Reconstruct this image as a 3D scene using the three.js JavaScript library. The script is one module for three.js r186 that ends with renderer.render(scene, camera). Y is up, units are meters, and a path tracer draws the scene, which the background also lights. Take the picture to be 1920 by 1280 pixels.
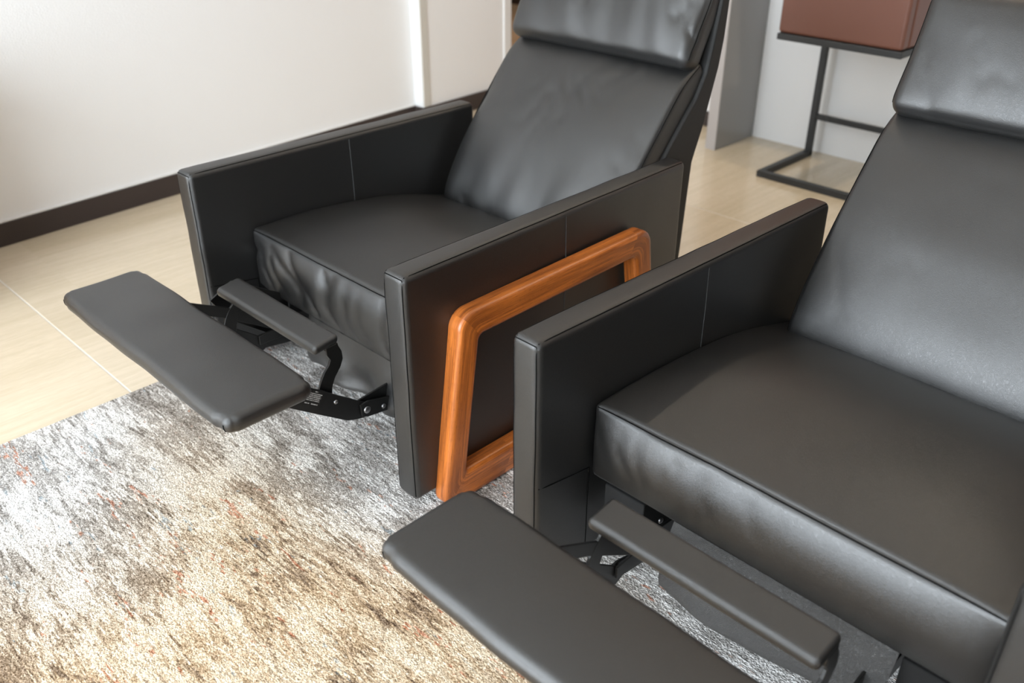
import * as THREE from 'three';
import { RectAreaLightUniformsLib } from 'three/addons/lights/RectAreaLightUniformsLib.js';
import { RoundedBoxGeometry } from 'three/addons/geometries/RoundedBoxGeometry.js';
import { ImprovedNoise } from 'three/addons/math/ImprovedNoise.js';
import { mergeGeometries } from 'three/addons/utils/BufferGeometryUtils.js';

// ---------------------------------------------------------------- camera, light, exposure
// World axes follow the room: x runs along the row of recliners, z is the way the recliners face.
const scene = new THREE.Scene();
const renderer = new THREE.WebGLRenderer({ antialias: true });
renderer.toneMapping = THREE.LinearToneMapping;
renderer.toneMappingExposure = 0.80;
renderer.shadowMap.enabled = true;
RectAreaLightUniformsLib.init();

const F_PX = 1707.3, PITCH = THREE.MathUtils.degToRad(29.777);
const camera = new THREE.PerspectiveCamera(2 * Math.atan(640 / F_PX) * 180 / Math.PI, 1.5, 0.05, 60);
camera.position.set(0, 1.2736, 0);
camera.lookAt(-Math.SQRT1_2 * Math.cos(PITCH), 1.2736 - Math.sin(PITCH), -Math.SQRT1_2 * Math.cos(PITCH));
camera.focus = 1.75;
camera.userData.fStop = 3.2;

scene.background = new THREE.Color(0.80, 0.90, 1.0);
scene.backgroundIntensity = 3;

const WIN = { x0: -2.95, x1: 1.05, y0: 0.22, y1: 2.46, z: 2.5 };
const skyLight = new THREE.RectAreaLight(new THREE.Color(0.865, 0.945, 1.01), 14.8, WIN.x1 - WIN.x0 - 0.1, WIN.y1 - WIN.y0 - 0.1);
skyLight.name = 'window_daylight';
skyLight.position.set((WIN.x0 + WIN.x1) / 2, (WIN.y0 + WIN.y1) / 2, WIN.z - 0.02);
scene.add(skyLight);

// ---------------------------------------------------------------- helpers
const noise = new ImprovedNoise();
const N3 = (x, y, z) => noise.noise(x, y, z);
let seed = 7;
const rnd = () => { seed = (seed * 1664525 + 1013904223) >>> 0; return seed / 4294967296; };
const clamp = (x, a, b) => Math.min(b, Math.max(a, x));
const sst = (a, b, x) => { const t = clamp((x - a) / (b - a), 0, 1); return t * t * (3 - 2 * t); };
const lerp = (a, b, t) => a + (b - a) * t;
const taken = {};
function numbered(name) { const n = taken[name] = (taken[name] ?? -1) + 1; return n ? `${name}_${String(n).padStart(3, '0')}` : name; }
function shade(o) { o.castShadow = true; o.receiveShadow = true; return o; }
function mesh(name, geo, mat, parent) { const m = shade(new THREE.Mesh(geo, mat)); m.name = name; parent.add(m); return m; }
function thing(name, label, category, pos = [0, 0, 0], turn = 0, group) {
  const g = new THREE.Group(); g.name = numbered(name); g.position.set(...pos); g.rotation.y = turn;
  g.userData = { label, category }; if (group) g.userData.group = group;
  scene.add(g); return g;
}
function struct(name, geo, mat) { const m = mesh(name, geo, mat, scene); m.userData = { kind: 'structure' }; return m; }
function structGroup(name) { const g = new THREE.Group(); g.name = name; g.userData = { kind: 'structure' }; scene.add(g); return g; }
function box(x0, x1, y0, y1, z0, z1) { const g = new THREE.BoxGeometry(x1 - x0, y1 - y0, z1 - z0); g.translate((x0 + x1) / 2, (y0 + y1) / 2, (z0 + z1) / 2); metreUV(g); return g; }
function rbox(x0, x1, y0, y1, z0, z1, r = 0.004, s = 2) { const g = new RoundedBoxGeometry(x1 - x0, y1 - y0, z1 - z0, s, Math.min(r, (x1 - x0) / 2.01, (y1 - y0) / 2.01, (z1 - z0) / 2.01)); g.translate((x0 + x1) / 2, (y0 + y1) / 2, (z0 + z1) / 2); metreUV(g); return g; }
function metreUV(g) {
  const p = g.attributes.position, n = g.attributes.normal, uv = new Float32Array(p.count * 2);
  for (let i = 0; i < p.count; i++) {
    const ax = Math.abs(n.getX(i)), ay = Math.abs(n.getY(i)), az = Math.abs(n.getZ(i));
    if (ay >= ax && ay >= az) { uv[2 * i] = p.getX(i); uv[2 * i + 1] = p.getZ(i); }
    else if (ax >= az) { uv[2 * i] = p.getZ(i); uv[2 * i + 1] = p.getY(i); }
    else { uv[2 * i] = p.getX(i); uv[2 * i + 1] = p.getY(i); }
  }
  g.setAttribute('uv', new THREE.BufferAttribute(uv, 2)); return g;
}
function dataTex(w, h, fn, srgb) {
  const d = new Uint8Array(w * h * 4);
  for (let j = 0; j < h; j++) for (let i = 0; i < w; i++) { const c = fn(i / w, j / h, i, j), k = 4 * (j * w + i); d[k] = clamp(c[0], 0, 255); d[k + 1] = clamp(c[1], 0, 255); d[k + 2] = clamp(c[2], 0, 255); d[k + 3] = 255; }
  const t = new THREE.DataTexture(d, w, h, THREE.RGBAFormat); t.wrapS = t.wrapT = THREE.RepeatWrapping; t.magFilter = THREE.LinearFilter; t.minFilter = THREE.LinearMipmapLinearFilter; t.generateMipmaps = true;
  if (srgb) t.colorSpace = THREE.SRGBColorSpace; t.needsUpdate = true; return t;
}
// tiling lattice noise for textures
function lattice(n, s) { const a = new Float32Array(n * n); let q = s; for (let i = 0; i < n * n; i++) { q = (q * 1664525 + 1013904223) >>> 0; a[i] = q / 4294967296; } return a; }
function tiled(a, n) { return (x, y) => { x = ((x % n) + n) % n; y = ((y % n) + n) % n; const i = x | 0, j = y | 0, fx = x - i, fy = y - j, u = fx * fx * (3 - 2 * fx), v = fy * fy * (3 - 2 * fy), i1 = (i + 1) % n, j1 = (j + 1) % n; return lerp(lerp(a[j * n + i], a[j * n + i1], u), lerp(a[j1 * n + i], a[j1 * n + i1], u), v); }; }
const big = tiled(lattice(512, 11), 512), big2 = tiled(lattice(512, 97), 512), big3 = tiled(lattice(512, 1234), 512);

// a box with rounded edges, fine enough to be bent; deform(p, {a,b,c}) moves every vertex, a,b,c in -1..1 across the box
function softBox(W, H, D, r, nx, ny, nz, deform) {
  const hx = W / 2, hy = H / 2, hz = D / 2;
  const line = (h, n) => { const o = [], rr = Math.min(r, h * 0.98), k = 5; for (let i = 0; i < k; i++) o.push(-h + rr * (1 - Math.cos(i / k * Math.PI / 2)) * 0 + -0 + rr * Math.tan(i / k * Math.PI / 4) * 1); for (let i = 0; i <= n; i++) o.push(lerp(-h + rr, h - rr, i / n)); for (let i = k - 1; i >= 0; i--) o.push(h - rr * Math.tan(i / k * Math.PI / 4)); return o; };
  const X = line(hx, nx), Y = line(hy, ny), Z = line(hz, nz);
  const map = (x, y, z) => {
    const q = new THREE.Vector3(clamp(x, -hx + r, hx - r), clamp(y, -hy + r, hy - r), clamp(z, -hz + r, hz - r));
    const d = new THREE.Vector3(x, y, z).sub(q); if (d.lengthSq() > 0) d.setLength(r); q.add(d);
    return deform ? deform(q, { a: x / hx, b: y / hy, c: z / hz }) : q;
  };
  const pos = [], uv = [], idx = [];
  const face = (A, B, f, flip, fu) => {
    const o = pos.length / 3;
    for (const b of B) for (const a of A) { const s = f(a, b), p = map(...s); pos.push(p.x, p.y, p.z); uv.push(...fu(a, b)); }
    const n = A.length;
    for (let j = 0; j < B.length - 1; j++) for (let i = 0; i < n - 1; i++) { const k = o + j * n + i; if (flip) idx.push(k, k + n, k + 1, k + 1, k + n, k + n + 1); else idx.push(k, k + 1, k + n, k + 1, k + n + 1, k + n); }
  };
  const id = (a, b) => [a, b];
  face(X, Y, (a, b) => [a, b, hz], false, id); face(X, Y, (a, b) => [a, b, -hz], true, id);
  face(X, Z, (a, b) => [a, hy, b], true, id); face(X, Z, (a, b) => [a, -hy, b], false, id);
  face(Z, Y, (a, b) => [hx, b, a], true, id); face(Z, Y, (a, b) => [-hx, b, a], false, id);
  const g = new THREE.BufferGeometry();
  g.setAttribute('position', new THREE.Float32BufferAttribute(pos, 3)); g.setAttribute('uv', new THREE.Float32BufferAttribute(uv, 2)); g.setIndex(idx);
  smoothNormals(g); g.userData.map = map; return g;
}
function smoothNormals(g) {
  const p = g.attributes.position.array, ix = g.index.array, acc = new Map(), key = i => `${Math.round(p[3 * i] * 5e4)},${Math.round(p[3 * i + 1] * 5e4)},${Math.round(p[3 * i + 2] * 5e4)}`, ks = [];
  for (let i = 0; i < p.length / 3; i++) { ks[i] = key(i); if (!acc.has(ks[i])) acc.set(ks[i], new THREE.Vector3()); }
  const a = new THREE.Vector3(), b = new THREE.Vector3(), c = new THREE.Vector3();
  for (let t = 0; t < ix.length; t += 3) { a.fromArray(p, 3 * ix[t]); b.fromArray(p, 3 * ix[t + 1]); c.fromArray(p, 3 * ix[t + 2]); b.sub(a); c.sub(a); b.cross(c); for (let k = 0; k < 3; k++) acc.get(ks[ix[t + k]]).add(b); }
  const n = new Float32Array(p.length); for (let i = 0; i < ks.length; i++) { const v = acc.get(ks[i]).clone().normalize(); n[3 * i] = v.x; n[3 * i + 1] = v.y; n[3 * i + 2] = v.z; }
  g.setAttribute('normal', new THREE.BufferAttribute(n, 3));
}
function tube(pts, r, rad = 6, per = 3) { const c = new THREE.CatmullRomCurve3(pts.map(p => p.isVector3 ? p : new THREE.Vector3(...p)), false, 'centripetal'); return new THREE.TubeGeometry(c, Math.max(2, pts.length * per), r, rad, false); }
function seamOn(geo, list, r) { return tube(list.map(s => geo.userData.map(...s)), r, 6, 2); }
const steps = (n, f) => Array.from({ length: n + 1 }, (_, i) => f(i / n));
// a flat plate cut from an outline in the (z forward, y up) plane, t thick across x, centred on x
function plate(outline, x, t, bevel = 0.0008) {
  const s = new THREE.Shape(outline.map(([u, v]) => new THREE.Vector2(u, v)));
  const g = new THREE.ExtrudeGeometry(s, { depth: t - 2 * bevel, bevelEnabled: true, bevelThickness: bevel, bevelSize: bevel, bevelSegments: 1, curveSegments: 6 });
  g.translate(0, 0, -(t - 2 * bevel) / 2); g.rotateY(-Math.PI / 2); g.translate(x, 0, 0); return g;   // (u,v,w) -> (-w, v, u)
}

// ---------------------------------------------------------------- materials
const std = (o) => new THREE.MeshStandardMaterial(o);
const lin = (r, g, b) => new THREE.Color().setRGB(r, g, b);
// leather grain: small pebbles with fine creases, 0.12 m to a tile
const pebN = 96, pebPts = []; { let q = 5; const R = () => { q = (q * 1664525 + 1013904223) >>> 0; return q / 4294967296; }; for (let i = 0; i < pebN * pebN; i++) pebPts.push([R(), R()]); }
const pebble = (x, y) => { x *= pebN; y *= pebN; const i = Math.floor(x), j = Math.floor(y); let d1 = 9, d2 = 9; for (let dj = -1; dj <= 1; dj++) for (let di = -1; di <= 1; di++) { const P = pebPts[((j + dj + pebN) % pebN) * pebN + (i + di + pebN) % pebN], dx = i + di + P[0] - x, dy = j + dj + P[1] - y, d = dx * dx + dy * dy; if (d < d1) { d2 = d1; d1 = d; } else if (d < d2) d2 = d; } return Math.min(1, (Math.sqrt(d2) - Math.sqrt(d1)) * 2.2); };
const grainTex = dataTex(1024, 1024, (x, y) => { const v = 150 * pebble(x, y) + 60 * big(x * 512, y * 512) + 45 * big2(x * 64, y * 64); return [v, v, v]; });
const grain = k => { const t = grainTex.clone(); t.repeat.set(k, k); t.needsUpdate = true; return t; };
const leather = new THREE.MeshPhysicalMaterial({ color: lin(0.0085, 0.0083, 0.0082), ior: 1.75, roughness: 0.35, bumpMap: grain(1 / 0.14), bumpScale: 0.00022, specularIntensity: 1.0 });
const leatherCoarse = new THREE.MeshPhysicalMaterial({ color: lin(0.032, 0.032, 0.032), ior: 1.6, roughness: 0.42, bumpMap: grain(1 / 0.22), bumpScale: 0.0010 });
const leatherMatt = new THREE.MeshPhysicalMaterial({ color: lin(0.010, 0.010, 0.010), roughness: 0.62, bumpMap: grain(1 / 0.14), bumpScale: 0.0002 });
const thread = new THREE.MeshPhysicalMaterial({ color: lin(0.004, 0.004, 0.004), roughness: 0.9, specularIntensity: 0.15 });
const blackSteel = std({ color: lin(0.006, 0.006, 0.006), roughness: 0.38, metalness: 0.0 });
const steel = std({ color: lin(0.35, 0.35, 0.36), roughness: 0.35, metalness: 1 });
const blackCloth = std({ color: lin(0.008, 0.008, 0.008), roughness: 0.95 });
const redPlastic = std({ color: lin(0.18, 0.004, 0.012), roughness: 0.4 });
const walnutTex = dataTex(512, 1024, (x, y) => {
  const w = 0.40 * big(x * 22, y * 4) + 0.30 * big2(x * 90, y * 5) + 0.3 * big3(x * 300, y * 24);
  const pore = big(x * 400 + 7, y * 40) > 0.86 ? 0.78 : 1, k = clamp(0.62 + 0.75 * (w - 0.5) * 1.6, 0.2, 1);
  return [lerp(98, 204, k) * pore, lerp(47, 117, k) * pore, lerp(16, 48, k) * pore];
}, true);
const walnutMap = walnutTex.clone(); walnutMap.repeat.set(1 / 0.16, 1 / 0.5); walnutMap.needsUpdate = true;
const walnut = new THREE.MeshPhysicalMaterial({ map: walnutMap, roughness: 0.36, clearcoat: 0.25, clearcoatRoughness: 0.3 });
const plaster = std({ color: lin(0.84, 0.84, 0.84), roughness: 0.85, bumpMap: (() => { const t = grainTex.clone(); t.repeat.set(1.3, 1.3); t.needsUpdate = true; return t; })(), bumpScale: 0.0004 });
const ceilingPaint = std({ color: lin(0.76, 0.76, 0.76), roughness: 0.9 });
const whiteTrim = std({ color: lin(0.78, 0.78, 0.77), roughness: 0.5 });
const beigeTrim = std({ color: lin(0.60, 0.58, 0.53), roughness: 0.6 });
const skirting = std({ color: lin(0.040, 0.029, 0.026), roughness: 0.5 });
const stoneTexA = dataTex(1024, 512, (x, y) => {
  // long faint veins along the slab
  const v = big(x * 5, y * 90) * 0.45 + big2(x * 16, y * 200) * 0.3 + big3(x * 3, y * 10) * 0.5, f = clamp((v - 0.62) * 1.5 + 0.5, 0, 1), sp = big(x * 128, y * 512) * 8 - 4;
  return [lerp(202, 214, f) + sp, lerp(187, 199, f) + sp, lerp(162, 176, f) + sp];
}, true);
const stoneMat = [0, 1, 2].map(k => { const t = stoneTexA.clone(); t.repeat.set(1 / 2.3, 1 / 1.3); t.offset.set(0.37 * k, 0.41 * k); t.rotation = Math.PI / 2; t.needsUpdate = true; return std({ map: t, color: lin(...[[1, 1, 1], [0.95, 0.95, 0.95], [0.98, 0.965, 0.95]][k]), roughness: 0.17 }); });
const grout = std({ color: lin(0.72, 0.69, 0.64), roughness: 0.9 });

// ---------------------------------------------------------------- the room
// floor of large stone slabs: veins run the way the recliners face
{
  const floor = structGroup('floor');
  mesh('grout_bed', box(-6.8, 5.1, -0.12, -0.0012, -5.5, 2.6), grout, floor);
  const TX = 2.1, TZ = 1.049, x0 = -3.38 - 2 * TX, z0 = -0.697 - 5 * TZ, gap = 0.0022;
  for (let i = 0; i < 7; i++) for (let j = 0; j < 9; j++) {
    const ax = Math.max(-6.8, x0 + i * TX), bx = Math.min(5.1, x0 + (i + 1) * TX), az = Math.max(-5.5, z0 + j * TZ), bz = Math.min(2.6, z0 + (j + 1) * TZ);
    if (bx - ax < 0.05 || bz - az < 0.05) continue;
    mesh('tile', rbox(ax + gap, bx - gap, -0.012, 0, az + gap, bz - gap, 0.0012, 1), stoneMat[(i * 7 + j * 5) % 3], floor);
  }
}
struct('ceiling', box(-6.8, 5.1, 2.6, 2.72, -5.5, 2.7), ceilingPaint);
// the left wall leans a few degrees off the row of recliners; its own axes: x out of the wall, z along it
const WA = Math.atan2(0.0724, 0.9974);
function alongWall(o) { o.position.set(-3.272, 0, -0.788); o.rotation.y = WA; return o; }   // z = 0 at the point (-3.272, -0.788); x = 0 at the face of the skirting
alongWall(struct('wall_left', box(-0.16, -0.014, 0, 2.6, -1.985, 3.4), plaster));
alongWall(struct('baseboard_left', rbox(-0.014, 0, 0, 0.08, -1.985, 3.25, 0.002, 1), skirting));
alongWall(struct('trim_3', rbox(-0.0145, -0.004, 0.0802, 0.0875, -1.98, 3.25, 0.002, 1), whiteTrim));
{
  alongWall(struct('wall_pier', box(-0.16, 0.050, 0, 2.6, -2.60, -1.985), plaster));
  alongWall(struct('trim_1', rbox(0.046, 0.0545, 0.08, 2.6, -2.028, -1.983, 0.003, 2), beigeTrim));
  alongWall(struct('trim_2', rbox(-0.17, 0.058, 0.0, 2.6, -2.615, -2.56, 0.004, 2), whiteTrim));
  alongWall(struct('baseboard_pier', mergeGeometries([rbox(0.050, 0.064, 0, 0.08, -2.56, -1.971, 0.002, 1), rbox(-0.002, 0.060, 0, 0.08, -1.985, -1.971, 0.002, 1)]), skirting));
}
struct('wall_hall', box(-6.8, -3.56, 0, 2.6, -3.42, -3.30), plaster);
struct('wall_far_left', box(-6.9, -6.7, 0, 2.6, -5.5, -3.3), plaster);
struct('wall_right', box(5.0, 5.15, 0, 2.6, -5.5, 2.7), std({ color: lin(0.17, 0.15, 0.13), roughness: 0.9 }));
// the far wall behind the kitchen is clad in tall brown timber panels
{
  const w = structGroup('wall_back');
  mesh('backing', box(-6.8, 5.1, 0, 2.6, -5.6, -5.42), skirting, w);
  const tex = walnutTex.clone(); tex.repeat.set(1 / 0.8, 1 / 2.2); tex.needsUpdate = true;
  const m = std({ map: tex, color: lin(1.0, 0.92, 0.84), roughness: 0.55 });
  for (let k = 0; k < 12; k++) mesh('panel', rbox(-6.76 + k * 0.92, -6.76 + k * 0.92 + 0.914, 0.10, 2.58, -5.42, -5.398, 0.002, 1), m, w);
}
// window wall behind the camera
{
  const z0 = WIN.z, z1 = WIN.z + 0.2, g = structGroup('wall_window');
  mesh('wall_below', box(-3.3, 5.1, 0, WIN.y0, z0, z1), plaster, g);
  mesh('wall_above', box(-3.3, 5.1, WIN.y1, 2.6, z0, z1), plaster, g);
  mesh('wall_side', box(-3.3, WIN.x0, WIN.y0, WIN.y1, z0, z1), plaster, g);
  mesh('wall_side', box(WIN.x1, 5.1, WIN.y0, WIN.y1, z0, z1), plaster, g);
  const wg = structGroup('window_1'), fm = std({ color: lin(0.05, 0.05, 0.052), roughness: 0.4 });
  const glass = new THREE.MeshPhysicalMaterial({ color: 0xffffff, transmission: 1, thickness: 0, roughness: 0.0, ior: 1.5 });
  const n = 3, pw = (WIN.x1 - WIN.x0) / n;
  for (let k = 0; k <= n; k++) { const x = WIN.x0 + k * pw; mesh('mullion', rbox(Math.max(WIN.x0, x - 0.03), Math.min(WIN.x1, x + 0.03), WIN.y0, WIN.y1, z0 + 0.05, z0 + 0.12), fm, wg); }
  mesh('sill_rail', rbox(WIN.x0, WIN.x1, WIN.y0, WIN.y0 + 0.05, z0 + 0.055, z0 + 0.115), fm, wg);
  mesh('head_rail', rbox(WIN.x0, WIN.x1, WIN.y1 - 0.05, WIN.y1, z0 + 0.055, z0 + 0.115), fm, wg);
  for (let k = 0; k < n; k++) mesh('pane', box(WIN.x0 + k * pw + 0.03, WIN.x0 + (k + 1) * pw - 0.03, WIN.y0 + 0.05, WIN.y1 - 0.05, z0 + 0.083, z0 + 0.087), glass, wg);
}
// low sideboard against the left wall, just out of the picture: it keeps the window's light off the foot of the wall
{
  const t = thing('sideboard', 'low tan oak sideboard standing against the white wall', 'sideboard', [-2.985, 0, 0.28], WA);
  const oak = std({ color: lin(0.36, 0.24, 0.13), roughness: 0.5 });
  mesh('body', rbox(-0.18, 0.22, 0.08, 0.66, -0.80, 0.80, 0.004), oak, t);
  mesh('top', rbox(-0.19, 0.23, 0.66, 0.685, -0.81, 0.81, 0.004), oak, t);
  for (let k = 0; k < 3; k++) mesh('door', rbox(0.22, 0.238, 0.10, 0.645, -0.79 + k * 0.53, -0.79 + k * 0.53 + 0.52, 0.003), oak, t);
  for (const sx of [-1, 1]) for (const sz of [-1, 1]) mesh('leg', rbox(sx * 0.15 - 0.02, sx * 0.15 + 0.02, 0, 0.08, sz * 0.74 - 0.02, sz * 0.74 + 0.02, 0.004), oak, t);
}
// recessed ceiling lamps
{
  const ring = std({ color: lin(0.7, 0.7, 0.7), roughness: 0.4 }), glow = std({ color: 0x000000, emissive: lin(1, 0.78, 0.52), emissiveIntensity: 6 });
  for (const [x, z, label] of [[-2.2, -3.0, 'round recessed ceiling lamp above the grey panel'], [-0.6, -3.0, 'round recessed ceiling lamp above the kitchen island'], [-4.4, -4.4, 'round recessed ceiling lamp in the passage beyond the pier'], [-2.2, -1.2, 'round recessed ceiling lamp above the wall-side recliner'], [-0.4, -1.2, 'round recessed ceiling lamp above the island-side recliner']]) {
    const t = thing('ceiling_lamp', label, 'lamp', [x, 2.6, z], 0, 'recessed ceiling lamps');
    const rg = new THREE.LatheGeometry([[0.045, 0], [0.047, -0.006], [0.060, -0.006], [0.062, 0]].map(p => new THREE.Vector2(...p)), 32); mesh('trim_ring', rg, ring, t);
    const d = new THREE.CylinderGeometry(0.046, 0.046, 0.003, 32); d.translate(0, -0.0016, 0); mesh('lamp_disc', d, glow, t);
    const s = new THREE.SpotLight(lin(1, 0.84, 0.64), z < -4 ? 7 : z < -2.5 ? 5.5 : 0.8, 0, Math.PI * 0.36, 0.6, 2); s.name = 'downlight'; s.position.set(0, -0.012, 0); s.target.position.set(0, -1, 0); s.castShadow = true; s.shadow.radius = 2; t.add(s); t.add(s.target);
  }
}

// ---------------------------------------------------------------- rug
const RUG = { x0: -2.065, x1: 0.95, z0: -1.72, z1: 1.15, h: 0.011 };
{
  const W = RUG.x1 - RUG.x0, D = RUG.z1 - RUG.z0, P = { wht: [212, 209, 206], gry: [158, 154, 150], dgr: [108, 103, 98], bei: [205, 187, 162], tan: [172, 147, 117], brn: [108, 88, 68], rust: [160, 84, 54], blu: [122, 140, 152] };
  const mix = (a, b, t) => [lerp(a[0], b[0], t), lerp(a[1], b[1], t), lerp(a[2], b[2], t)];
  const map = dataTex(2048, 2048, (fx, fy) => {
    const x = RUG.x0 + fx * W, z = RUG.z0 + fy * D;
    // ragged displacement so that contours look woven: rows run along x
    const row = Math.floor(z / 0.0035), jag = (big(row * 1.37 + 3, x * 3) - 0.5) * 0.10 + (big2(row * 3.1, x * 9 + 40) - 0.5) * 0.05;
    const X = x + jag + 10, Z = z + 0.02 * (big3(x * 30 + 9, z * 30) - 0.5) + 10;
    const w = clamp(sst(-1.05, -0.60, z + 0.35 * (big(X * 2.4, Z * 3.1) - 0.5)) * sst(-2.0, -1.30, x + 0.5 * (big2(X * 2, Z * 2.6) - 0.5)), 0, 1);
    const p1 = 0.22 * big(X * 4.4, Z * 6.5) + 0.34 * big2(X * 15, Z * 23) + 0.44 * big3(X * 46, Z * 80);
    const st = 0.5 * big2(X * 6 + 17, Z * 110) + 0.5 * big3(X * 14, Z * 260);
    const light = mix(P.wht, P.bei, w), mid = mix(P.gry, P.tan, w), dark = mix(P.dgr, P.brn, clamp(w * 1.3, 0, 1));
    const k = clamp(0.68 + (p1 - 0.5) * 2.0 + (st - 0.5) * 0.9, 0, 1);
    const pm = 0.46 * big3(X * 6.5 + 60, Z * 10 + 20) + 0.30 * big(X * 20 + 11, Z * 33) + 0.24 * big2(X * 60, Z * 105 + 8), pk = sst(0.555, 0.61, pm + 0.06 * (st - 0.5));
    let c = k > 0.5 ? mix(mid, light, (k - 0.5) * 2) : mix(dark, mid, sst(0, 0.5, k));
    c = mix(c, mix(dark, mid, 0.25), lerp(0.48, 0.72, w) * pk);
    const band = Math.abs(0.6 * big(X * 1.9 + 5, Z * 2.6 + 2) + 0.4 * big3(X * 5, Z * 7) - 0.5); if (band < 0.028) c = mix(c, light, 0.75 * sst(0.028, 0.012, band));
    const ru = big3(X * 26 + 70, Z * 50 + 30) * 0.62 + big(X * 80, Z * 150) * 0.2 + big2(X * 3, Z * 4 + 9) * 0.18; if (ru > 0.74) c = mix(c, P.rust, clamp((ru - 0.74) * 9, 0, 0.6));
    const bl = big2(X * 24 + 170, Z * 60 + 90) * 0.62 + big(X * 78 + 5, Z * 150) * 0.2 + big3(X * 3 + 30, Z * 4) * 0.18; if (bl > 0.77) c = mix(c, P.blu, clamp((bl - 0.77) * 9, 0, 0.5));
    const f = (big(fx * 1700, fy * 2048 * 0.62) - 0.5) * 92 + (big2(fx * 700 + 9, fy * 1300) - 0.5) * 56;
    return [c[0] + f, c[1] + f, c[2] + f];
  }, true);
  map.wrapS = map.wrapT = THREE.ClampToEdgeWrapping;
  const pile = dataTex(1024, 1024, (x, y, i, j) => { const v = 130 * big(x * 170 - 0.001 * 0, y * 256) + 90 * big2(x * 320, y * 500) + 30 * big3(x * 40, y * 60); return [v, v, v]; });
  pile.repeat.set(W / 0.55, D / 0.55);
  const mat = std({ map, roughness: 0.95, bumpMap: pile, bumpScale: 0.0024 });
  const t = thing('area_rug', 'large abstract rug of grey, cream and tan pile with rust flecks', 'rug', [(RUG.x0 + RUG.x1) / 2, 0, (RUG.z0 + RUG.z1) / 2]);
  const g = new RoundedBoxGeometry(W, RUG.h, D, 2, 0.005); g.translate(0, RUG.h / 2, 0);
  const p = g.attributes.position, uv = new Float32Array(p.count * 2); for (let i = 0; i < p.count; i++) { uv[2 * i] = p.getX(i) / W + 0.5; uv[2 * i + 1] = p.getZ(i) / D + 0.5; } g.setAttribute('uv', new THREE.BufferAttribute(uv, 2));
  mesh('pile', g, mat, t);
}

// ---------------------------------------------------------------- recliners
const C = { H: 0.5587, b: 0.0464, L: 0.897, wi: 0.360, tf: 0.0623, S: 0.4524 };
// rounded-rectangle bar swept along a path in the (z, y) plane; q: [[u,v],...], x0..x1 across
function sweepBar(path, width, x0, x1, r, out) {
  const hw = width / 2, xm = (x0 + x1) / 2, hx = Math.abs(x1 - x0) / 2, sec = [];
  const corner = (cx, cn, a0, rr) => { for (let k = 0; k <= 4; k++) { const a = a0 + k / 4 * Math.PI / 2; sec.push([cx + rr * Math.cos(a), cn + rr * Math.sin(a)]); } };
  const ro = r, ri = r * 0.4, rp = out > 0 ? ro : ri, rn = out > 0 ? ri : ro;
  corner(hx - rp, hw - rp, 0, rp); corner(-hx + rn, hw - rn, Math.PI / 2, rn); corner(-hx + rn, -hw + rn, Math.PI, rn); corner(hx - rp, -hw + rp, 1.5 * Math.PI, rp);
  const per = [0]; for (let k = 1; k <= sec.length; k++) { const a = sec[k - 1], b = sec[k % sec.length]; per.push(per[k - 1] + Math.hypot(a[0] - b[0], a[1] - b[1])); }
  const pos = [], uv = [], idx = [], m = sec.length + 1; let len = 0;
  const mid = path.map(([o, n]) => [(o[0] + n[0]) / 2, (o[1] + n[1]) / 2]);
  path.forEach(([o, n], i) => {
    if (i) len += Math.hypot(mid[i][0] - mid[i - 1][0], mid[i][1] - mid[i - 1][1]);
    for (let k = 0; k < m; k++) { const [sx, sn] = sec[k % sec.length], f = sn / width + 0.5; pos.push(xm + sx, lerp(n[1], o[1], f), lerp(n[0], o[0], f)); uv.push(per[k], len); }
  });
  for (let i = 0; i < path.length - 1; i++) for (let k = 0; k < m - 1; k++) { const a = i * m + k; idx.push(a, a + 1, a + m, a + 1, a + m + 1, a + m); }
  for (const [i, f] of [[0, 0], [path.length - 1, 1]]) { const o = pos.length / 3, [u, v] = mid[i]; pos.push(xm, v, u); uv.push(0, 0); for (let k = 0; k < m; k++) { pos.push(pos[3 * (i * m + k)], pos[3 * (i * m + k) + 1], pos[3 * (i * m + k) + 2]); uv.push(0, 0); } for (let k = 0; k < m - 1; k++) f ? idx.push(o, o + 1 + k, o + 2 + k) : idx.push(o, o + 2 + k, o + 1 + k); }
  const g = new THREE.BufferGeometry(); g.setAttribute('position', new THREE.Float32BufferAttribute(pos, 3)); g.setAttribute('uv', new THREE.Float32BufferAttribute(uv, 2)); g.setIndex(idx);
  g.computeVertexNormals(); return g;
}
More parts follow.
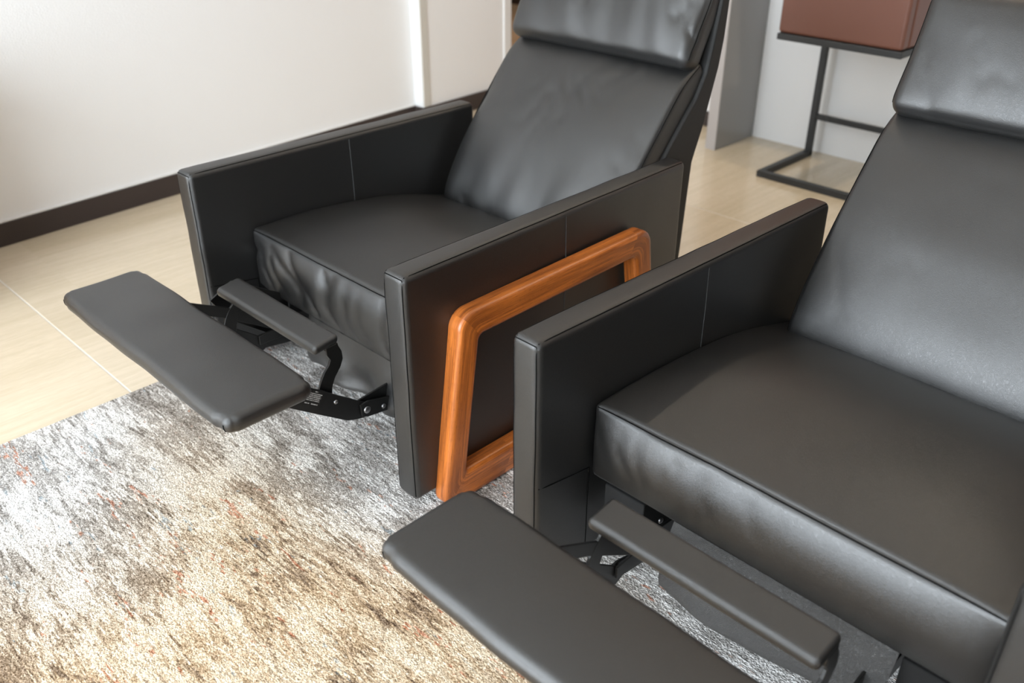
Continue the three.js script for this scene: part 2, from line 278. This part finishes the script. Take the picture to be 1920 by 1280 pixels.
function framePath() {
  // outer and inner outlines of the closed wooden side frame, split at the middle of each corner into four bars
  const out = [[-0.047, 0.0115], [-0.109, 0.4530], [-0.702, 0.4610], [-0.768, 0.0115]], inn = [[-0.112, 0.086], [-0.157, 0.3940], [-0.647, 0.4020], [-0.702, 0.086]];
  const ring = (P, R) => P.map((B, k) => {
    const A = P[(k + 3) % 4], D = P[(k + 1) % 4], a = new THREE.Vector2(A[0] - B[0], A[1] - B[1]).normalize(), d = new THREE.Vector2(D[0] - B[0], D[1] - B[1]).normalize();
    const half = Math.acos(a.dot(d)) / 2, b = new THREE.Vector2(B[0], B[1]), tl = R[k] / Math.tan(half), c = b.clone().add(a.clone().add(d).normalize().multiplyScalar(R[k] / Math.sin(half)));
    const s = b.clone().addScaledVector(a, tl), e = b.clone().addScaledVector(d, tl); let a0 = Math.atan2(s.y - c.y, s.x - c.x), a1 = Math.atan2(e.y - c.y, e.x - c.x); while (a1 - a0 > Math.PI) a1 -= 2 * Math.PI; while (a1 - a0 < -Math.PI) a1 += 2 * Math.PI;
    return steps(16, i => [c.x + R[k] * Math.cos(lerp(a0, a1, i)), c.y + R[k] * Math.sin(lerp(a0, a1, i))]);
  });
  const o = ring(out, [0.03, 0.040, 0.040, 0.03]), n = ring(inn, [0.006, 0.016, 0.016, 0.006]), bars = [[], [], [], []];
  for (let k = 0; k < 4; k++) { const pr = o[k].map((p, i) => [p, n[k][i]]); bars[(k + 3) % 4].push(...pr.slice(0, 9)); bars[k].unshift(...pr.slice(8)); }
  return bars;   // 0 front leg, 1 top rail, 2 rear leg, 3 bottom rail
}
const FRAME = framePath();
const labelTex = (() => {
  const cv = document.createElement('canvas'); cv.width = 256; cv.height = 192; const c = cv.getContext('2d');
  c.fillStyle = '#0b0b0b'; c.fillRect(0, 0, 256, 192); c.fillStyle = '#c9c9c9'; let q = 3; const R = () => { q = (q * 1664525 + 1013904223) >>> 0; return q / 4294967296; };
  const line = (x, y, x2, h) => { while (x < x2) { const w = 4 + R() * 7; c.fillRect(x, y, Math.min(w, x2 - x), h); x += w + (R() > 0.78 ? 8 : 3); } };
  line(112, 14, 152, 12); for (let k = 0; k < 5; k++) line(20 + k * 3, 40 + k * 20, 232 - (k % 2) * 14, 11); line(24, 158, 96, 13); line(124, 158, 228, 13);
  const t = new THREE.CanvasTexture(cv); t.colorSpace = THREE.SRGBColorSpace; return t;
})();
const printed = std({ map: labelTex, roughness: 0.5 });

function recliner(label, x, z, turn, v) {
  const t = thing('recliner_chair', label, 'armchair', [x, 0, z], turn, 'pair of black leather recliners');
  const so = v * 37.3;   // noise offset: the two chairs are creased differently
  const wob = (p, f, amp) => amp * N3(p.x * f + so, p.y * f + 5.1, p.z * f + 9.7);
  // --- arms
  for (const s of [-1, 1]) {
    const ah = C.H - C.b, yc = (C.H + C.b) / 2, arm = softBox(C.tf, ah, C.L, 0.0135, 6, 26, 60, (p, q) => {
      const f = (p.z + C.L / 2) / C.L;   // 0 rear .. 1 front
      const bulge = 0.0022 * (1 - q.b * q.b) * (1 - q.c * q.c);
      p.x = p.x * lerp(0.92, 1, f) + Math.sign(q.a) * (Math.abs(q.a) > 0.6 ? bulge + wob(p, 9, 0.0012) : 0);
      p.y += (Math.abs(q.b) > 0.8 && q.b > 0 ? wob(p, 8, 0.0010) + 0.0018 * (1 - q.a * q.a) : 0);
      if (q.c > 0.95) p.z += 0.002 * (1 - q.a * q.a) + wob(p, 12, 0.0012);
      p.x += s * (C.wi + C.tf / 2 - 0.0175 * (1 - f)); p.y += yc; p.z -= C.L / 2; return p;
    });
    const a = mesh('arm', arm, leather, t), hx = C.tf / 2, hy = ah / 2, hz = C.L / 2, e = 0.0045;
    for (const sx of [-1, 1]) mesh('seam', mergeGeometries([
      seamOn(arm, steps(26, k => [sx * (hx - e), hy, lerp(-hz + 0.01, hz - e, k)]), 0.0011),
      seamOn(arm, steps(20, k => [sx * (hx - e), lerp(hy - e, -hy + 0.01, k), hz]), 0.0011)]), thread, a);
    mesh('seam', seamOn(arm, steps(8, k => [lerp(-hx + e, hx - e, k), hy - e, hz]), 0.0011), thread, a);
    // upright joint between the front and rear hides, on both faces
    for (const sx of [-1, 1]) mesh('panel_joint', seamOn(arm, steps(16, k => [sx * hx, lerp(hy - 0.012, -hy + 0.02, k), hz - C.S]), 0.0013), leather, a);
    // joint of the lower front panel, inside
    mesh('panel_joint', mergeGeometries([seamOn(arm, steps(6, k => [-s * hx, 0.268 - yc - 0.018 * k, hz - 0.006 - 0.130 * k]), 0.0011), seamOn(arm, steps(6, k => [-s * hx, lerp(0.250, 0.06, k) - yc, hz - 0.136]), 0.0011)]), thread, a);
  }
  // --- seat
  const seatTop = s => 0.3905 - 0.090 * s + 0.030 * Math.sin(Math.PI * Math.min(1, s * 1.02));
  const crease = (p, amp) => { const r = N3(p.x * 16 + so + 0.8 * N3(p.x * 5, p.y * 9, so), p.y * 7, p.z * 4 + so); return -amp * Math.pow(1 - Math.abs(r), 6) * sst(-0.25, 0.45, N3(p.x * 4 + so, p.y * 4, p.z * 4 + 2)); };
  const sw = 0.708, sd = 0.68, sh = 0.156, wr = v === 0 ? 1 : 0.35;
  const seat = softBox(sw, sh, sd, 0.013, 56, 14, 50, (p, q) => {
    const u = p.z - 0.139 - sd / 2, s = clamp((-0.139 - u) / sd, 0, 1), k = (p.y + sh / 2) / sh;
    let y = lerp(0.234 - 0.01 * s, seatTop(s), k), z = u, x = p.x;
    y += 0.024 * k * (1 - Math.pow(q.a, 4)) * Math.sin(Math.PI * clamp(s, 0, 1)) + (q.b > 0.8 ? wob(p, 5, 0.004) : 0);
    if (q.c > 0.9) { z += 0.026 * (1 - (v === 0 && q.b < 0 ? 0.35 : 1) * q.b * q.b) * (1 - Math.pow(q.a, 6)) + wob(p, 7, 0.006 * wr) * (1 - q.b * q.b) + crease(p, 0.010 * wr) * (1 - Math.pow(q.b, 4)) + 0.004 * Math.pow(Math.abs(q.a), 8); }
    return new THREE.Vector3(x, y, z);
  });
  const se = mesh('seat_cushion', seat, leather, t);
  mesh('seam', seamOn(seat, steps(40, k => [lerp(-sw / 2 + 0.006, sw / 2 - 0.006, k), sh / 2 - 0.004, sd / 2]), 0.0013), thread, se);
  if (v) mesh('seam', seamOn(seat, steps(40, k => [lerp(-sw / 2 + 0.006, sw / 2 - 0.006, k), -sh / 2 + 0.004, sd / 2]), 0.0013), leather, se);
  // --- back: front-edge line in (z, y)
  const prof = new THREE.SplineCurve([[-0.765, 0.262], [-0.732, 0.300], [-0.732, 0.352], [-0.770, 0.427], [-0.842, 0.528], [-0.900, 0.597], [-0.955, 0.660], [-1.004, 0.710], [-1.072, 0.752]].map(p => new THREE.Vector2(...p)));
  const bw = 0.612, bh = 0.62, bd = 0.072;
  const back = softBox(bw, bh, bd, 0.016, 44, 50, 8, (p, q) => {
    const k = clamp((p.y + bh / 2) / bh, 0, 1), c = prof.getPointAt(k), tg = prof.getTangentAt(k), n = new THREE.Vector2(tg.y, -tg.x); // forward-up normal
    if (n.x < 0) n.negate();
    let off = p.z - bd / 2;
    if (q.c > 0.9) off += 0.030 * (1 - Math.pow(q.a, 4)) * Math.pow(Math.sin(Math.PI * clamp(0.06 + k * 0.94, 0, 1)), 0.6) + wob(p, 6, 0.004) + 0.004 * wr * N3(p.x * 7 + so, p.y * 3 + p.x * 5, 1.5) + 0.007 * wr * N3(p.x * 15 + so, p.y * 3, 6.5) * sst(0.0, -0.8, q.b) + crease(p, 0.005 * wr) * (1 - Math.pow(q.b, 6));
    return new THREE.Vector3(p.x, c.y + n.y * off, c.x + n.x * off);
  });
  const bk = mesh('back_cushion', back, leather, t); bk.position.z = v ? 0.026 : 0;
  for (const s of [-1, 1]) mesh('seam', seamOn(back, steps(30, k => [s * (bw / 2), lerp(-bh / 2 + 0.02, bh / 2 - 0.01, k), bd / 2 - 0.005]), 0.0012), thread, bk);
  // --- headrest
  const hl = Math.atan2(0.095, 0.240), ch = Math.cos(hl), sn = Math.sin(hl), hh = 0.262, hd = 0.078;
  const head = softBox(0.616, hh, hd, 0.030, 44, 22, 8, (p, q) => {
    if (q.c > 0.5) { p.z += 0.022 * (1 - Math.pow(q.a, 4)) * (1 - q.b * q.b) + wob(p, 6, 0.004) + 0.011 * wr * N3(p.x * 14 + so + p.y * 3, p.y * 3, 4.4) * (1 - q.b * q.b) + crease(p, 0.010 * wr); }
    p.z += 0.014 * (1 - sst(-0.9, 0.3, q.b)); 
    return new THREE.Vector3(p.x, 0.851 + p.y * ch + p.z * sn, -1.088 - p.y * sn + p.z * ch);
  });
  const hr = mesh('headrest', head, leather, t); hr.position.z = v ? 0.012 : 0;
  for (const s of [-1, 1]) mesh('seam', seamOn(head, steps(16, k => [s * 0.308, lerp(-hh / 2 + 0.02, hh / 2 - 0.02, k), hd / 2 - 0.012]), 0.0012), thread, hr);
  // --- outer back shell
  {
    const s = new THREE.Shape([[-0.83, 0.10], [-0.80, 0.30], [-0.83, 0.395], [-0.90, 0.495], [-0.955, 0.56], [-1.01, 0.62], [-1.05, 0.66], [-1.085, 0.72], [-1.105, 0.80], [-1.13, 0.93], [-1.15, 0.945], [-1.14, 0.80], [-1.128, 0.73], [-1.082, 0.58], [-1.05, 0.50], [-1.035, 0.26], [-1.02, 0.10]].map(p => new THREE.Vector2(...p)));
    const g = new THREE.ExtrudeGeometry(s, { depth: 0.616, bevelEnabled: true, bevelThickness: 0.008, bevelSize: 0.006, bevelSegments: 3 }); g.translate(0, 0, -0.308); g.rotateY(-Math.PI / 2); metreUV(g);
    mesh('back_shell', g, leatherMatt, t);
  }
  // --- footrest
  const fw = 0.705, fd = 0.190, fh = 0.036, fr = softBox(fw, fh, fd, 0.0165, 50, 3, 16, (p, q) => {
    if (q.b > 0.5) p.y += 0.005 * (1 - q.a * q.a) * (1 - q.c * q.c) + wob(p, 7, 0.0030 * (0.4 + 0.6 * wr));
    p.z += 0.0035 * N3(p.x * 9 + so, 0.3, Math.sign(q.c) * 3) * Math.abs(q.c);
    const cx = Math.abs(q.a) > 0.9 && Math.abs(q.c) > 0.8 ? 0.004 : 0; p.z -= Math.sign(q.c) * cx; p.x -= Math.sign(q.a) * cx;
    return new THREE.Vector3(p.x, p.y + 0.3645, p.z + 0.252);
  });
  const fo = mesh('footrest', fr, leather, t);
  for (const s of [-1, 1]) mesh('corner_fold', seamOn(fr, steps(5, k => [s * (fw / 2 - 0.012), lerp(0.004, -0.016, k), fd / 2]), 0.0011), thread, fo);
  mesh('underside', rbox(-0.33, 0.33, 0.342, 0.352, 0.175, 0.33, 0.002, 1), blackCloth, fo);
  // --- narrow calf pad and its two curved brackets
  const pad = softBox(0.392, 0.021, 0.062, 0.0095, 30, 3, 8, (p, q) => new THREE.Vector3(p.x, p.y + 0.3415 + wob(p, 8, 0.001) + 0.008 * -q.c * 0.6, p.z + 0.030));
  const pa = mesh('calf_pad', pad, leather, t);
  for (const s of [-1, 1]) {
    mesh('bracket', plate([[0.032, 0.334], [0.031, 0.318], [0.024, 0.305], [0.030, 0.292], [0.043, 0.279], [0.053, 0.262], [0.060, 0.243], [0.062, 0.226], [0.030, 0.226], [0.028, 0.240], [0.019, 0.260], [0.003, 0.279], [-0.005, 0.296], [-0.004, 0.314], [0.003, 0.330], [0.004, 0.336]], s * 0.192, 0.006), blackSteel, pa);
    mesh('mounting_tab', rbox(Math.min(s * 0.192, s * 0.150), Math.max(s * 0.192, s * 0.150), 0.328, 0.3325, 0.004, 0.034, 0.001, 1), blackSteel, pa);
  }
  // --- scissor linkage
  const bolt = (u, y, w, s, r, mat, par) => { const g = new THREE.LatheGeometry([[0, 0.004], [r * 0.7, 0.0037], [r, 0.002], [r, -0.001]].map(p => new THREE.Vector2(...p)), 16); g.rotateZ(-s * Math.PI / 2); g.translate(w, y, u); mesh('bolt', g, mat, par); };
  for (const s of [-1, 1]) {
    const w = s * 0.205;
    const fp = mesh('linkage_plate', plate([[0.260, 0.352], [0.180, 0.352], [0.110, 0.288], [0.077, 0.262], [0.061, 0.251], [0.032, 0.228], [-0.030, 0.182], [-0.052, 0.166], [-0.052, 0.146], [-0.036, 0.138], [-0.012, 0.144], [0.007, 0.151], [0.066, 0.193], [0.139, 0.246], [0.230, 0.318]], w, 0.005), blackSteel, t);
    bolt(0.032, 0.211, w + s * 0.0025, s, 0.005, steel, fp); bolt(-0.041, 0.159, w + s * 0.0085, s, 0.0085, steel, fp);
    { const g = new THREE.PlaneGeometry(0.046, 0.036); g.rotateZ(-0.62 * s); g.rotateY(s * Math.PI / 2); g.translate(w + s * 0.0031, 0.244, 0.083); mesh('printed_label', g, printed, fp); }
    const l2 = mesh('linkage_arm', plate([[-0.026, 0.176], [-0.046, 0.178], [-0.103, 0.164], [-0.30, 0.140], [-0.30, 0.110], [-0.105, 0.131], [-0.044, 0.140], [-0.028, 0.146]], w + s * 0.006, 0.005), blackSteel, t);
    bolt(-0.085, 0.148, w + s * 0.0085, s, 0.0055, steel, l2);
    mesh('linkage_arm', plate([[-0.030, 0.182], [-0.110, 0.190], [-0.34, 0.215], [-0.34, 0.185], [-0.110, 0.160], [-0.030, 0.160]], w - s * 0.006, 0.005), blackSteel, t);
    if (s < 0) mesh('linkage_arm', plate([[0.170, 0.345], [0.150, 0.345], [0.045, 0.292], [-0.080, 0.214], [-0.30, 0.200], [-0.30, 0.180], [-0.072, 0.190], [0.058, 0.272], [0.178, 0.330]], w - s * 0.013, 0.005), blackSteel, t);
    if (s < 0 && !v) mesh('linkage_plate', plate([[0.060, 0.300], [0.0, 0.330], [-0.14, 0.245], [-0.14, 0.140], [-0.10, 0.140], [0.02, 0.235]], w - s * 0.020 - 0.05, 0.005), blackSteel, t);
    const rail = mesh('side_rail', rbox(Math.min(s * 0.235, s * 0.325), Math.max(s * 0.235, s * 0.325), 0.130, 0.225, -0.83, -0.145, 0.003, 1), blackCloth, t);
    bolt(-0.20, 0.16, s * 0.235 , -s, 0.006, steel, rail);
    mesh('support_foot', rbox(s * 0.28 - 0.02, s * 0.28 + 0.02, RUG.h, 0.132, -0.78, -0.48, 0.004, 1), blackSteel, t);
  }
  mesh('cross_bar', (() => { const g = new THREE.CylinderGeometry(0.009, 0.009, 0.56, 14); g.rotateZ(Math.PI / 2); g.translate(0, 0.130, -0.30); return g; })(), blackSteel, t);
  mesh('cross_bar', rbox(-0.24, 0.24, 0.10, 0.13, -0.80, -0.76, 0.003, 1), blackSteel, t);
  if (v) mesh('release_knob', (() => { const g = new THREE.SphereGeometry(0.0035, 12, 8); g.scale(1.3, 1, 1); g.translate(-0.1995, 0.257, 0.004); return g; })(), redPlastic, t);
  // --- hanging leather flap under the seat
  {
    const nx = 36, ny = 14, pos = [], uv = [], idx = [];
    for (const side of [0, 1]) for (let j = 0; j <= ny; j++) for (let i = 0; i <= nx; i++) {
      const k = j / ny, xx = lerp(v ? -0.165 : -0.112, v ? 0.232 : 0.330, i / nx), bot = lerp(0.112, 0.122, i / nx) - 0.008 * Math.sin(Math.PI * i / nx);
      const yy = lerp(0.240, bot, k), zz = (v ? -0.136 : -0.123) + (v ? 0.034 : 0.014) * Math.sin(k * 1.9) + (v ? 0.010 : 0.013) * Math.sin(xx * (v ? 16 : 34) + 1 + v) * k + (v ? 0.010 : 0.020) * k * N3(xx * 9 + so, k * 2, 3);
      pos.push(xx, yy, zz - side * 0.003); uv.push(xx, yy);
    }
    const m = (nx + 1) * (ny + 1), at = (s, i, j) => s * m + j * (nx + 1) + i;
    for (let j = 0; j < ny; j++) for (let i = 0; i < nx; i++) { idx.push(at(0, i, j), at(0, i, j + 1), at(0, i + 1, j), at(0, i + 1, j), at(0, i, j + 1), at(0, i + 1, j + 1)); idx.push(at(1, i, j), at(1, i + 1, j), at(1, i, j + 1), at(1, i + 1, j), at(1, i + 1, j + 1), at(1, i, j + 1)); }
    for (let i = 0; i < nx; i++) idx.push(at(0, i, ny), at(1, i, ny), at(0, i + 1, ny), at(0, i + 1, ny), at(1, i, ny), at(1, i + 1, ny));
    for (let j = 0; j < ny; j++) { idx.push(at(0, 0, j), at(1, 0, j), at(0, 0, j + 1), at(0, 0, j + 1), at(1, 0, j), at(1, 0, j + 1)); idx.push(at(0, nx, j), at(0, nx, j + 1), at(1, nx, j), at(1, nx, j), at(0, nx, j + 1), at(1, nx, j + 1)); }
    const g = new THREE.BufferGeometry(); g.setAttribute('position', new THREE.Float32BufferAttribute(pos, 3)); g.setAttribute('uv', new THREE.Float32BufferAttribute(uv, 2)); g.setIndex(idx); g.computeVertexNormals();
    mesh('leather_flap', g, v ? leatherCoarse : leather, t);
  }
  // --- wooden side frames
  for (const s of [-1, 1]) {
    const wf = new THREE.Group(); wf.name = 'wooden_side_frame'; wf.userData = { label: 'orange-brown wooden side frame' }; t.add(wf);
    const x0 = s * 0.418, x1 = s * 0.457, nm = ['front_leg', 'top_rail', 'rear_leg', 'bottom_rail'];
    FRAME.forEach((p, k) => mesh(nm[k], sweepBar(p, k === 3 ? 0.060 : 0.058, Math.min(x0, x1), Math.max(x0, x1), 0.011, s), walnut, wf));
  }
  return t;
}
const R = d => THREE.MathUtils.degToRad(d);
recliner('black leather recliner with creased seat beside the white wall', -1.6029, -0.9010, R(0.24), 0);
recliner('black leather recliner with smooth seat on the bar stool side of the other recliner', -0.4839, -0.9004, R(-0.39), 1);

// ---------------------------------------------------------------- kitchen island and bar stool
{
  const t = thing('kitchen_island', 'white kitchen island with grey end panel behind the recliners', 'island', [-2.17, 0, -3.723]);
  const white = std({ color: lin(0.87, 0.87, 0.87), roughness: 0.35 }), grey = std({ color: lin(0.34, 0.34, 0.34), roughness: 0.16 }), stone = std({ color: lin(0.5, 0.49, 0.47), roughness: 0.25 });
  mesh('front_panel', rbox(0.025, 3.2, 0.0, 0.88, -0.02, 0, 0.001, 1), white, t);
  mesh('body', box(0.025, 3.2, 0.0, 0.88, -0.62, -0.02), white, t);
  mesh('end_panel', rbox(-0.025, 0.024, 0.0, 0.88, -0.62, 0.302, 0.0015, 1), grey, t);
  mesh('edge_strip', rbox(-0.026, 0.0245, 0.0, 0.88, 0.302, 0.305, 0.001, 1), std({ color: lin(0.46, 0.43, 0.42), roughness: 0.4 }), t);
  mesh('worktop', rbox(-0.04, 3.22, 0.88, 0.92, -0.64, 0.31, 0.003), stone, t);
  mesh('plinth', rbox(-0.40, -0.025, 0, 0.07, -0.03, 0.020, 0.001, 1), skirting, t);
  mesh('side_wing', rbox(-0.40, -0.025, 0.07, 0.88, -0.30, 0.012, 0.001, 1), white, t);
}
{
  const t = thing('bar_stool', 'brown leather bar stool on black square-bar frame by the white island', 'stool', [-1.58, 0, -3.46]);
  const tan = new THREE.MeshPhysicalMaterial({ color: lin(0.165, 0.066, 0.044), roughness: 0.42, bumpMap: grain(1 / 0.2), bumpScale: 0.0003 }), bar = std({ color: lin(0.030, 0.032, 0.034), roughness: 0.5 });
  const k = 0.013;
  for (const s of [-1, 1]) {
    mesh('base_bar', rbox(s * 0.24 - k, s * 0.24 + k, 0, 0.026, -0.205, 0.205, 0.002, 1), bar, t);
    mesh('post', rbox(s * 0.24 - k, s * 0.24 + k, 0.0, 0.552, -0.205, -0.179, 0.002, 1), bar, t);
  }
  mesh('base_bar', rbox(-0.24 + k, 0.24 - k, 0, 0.026, 0.179, 0.205, 0.002, 1), bar, t);
  mesh('foot_bar', rbox(-0.24 + k, 0.24 - k, 0.163, 0.185, -0.203, -0.181, 0.002, 1), bar, t);
  mesh('seat_plate', rbox(-0.247, 0.243, 0.548, 0.572, -0.215, 0.205, 0.003, 1), bar, t);
  mesh('seat_cushion', rbox(-0.20, 0.20, 0.573, 0.665, -0.22, 0.15, 0.02, 4), tan, t);
  mesh('backrest', rbox(-0.247, 0.240, 0.573, 0.90, 0.150, 0.203, 0.014, 4), tan, t);
  for (const s of [-1, 1]) mesh('side_panel', rbox(Math.min(s * 0.198, s * 0.24), Math.max(s * 0.198, s * 0.24), 0.573, 0.76, -0.22, 0.150, 0.012, 4), tan, t);
}

renderer.render(scene, camera);
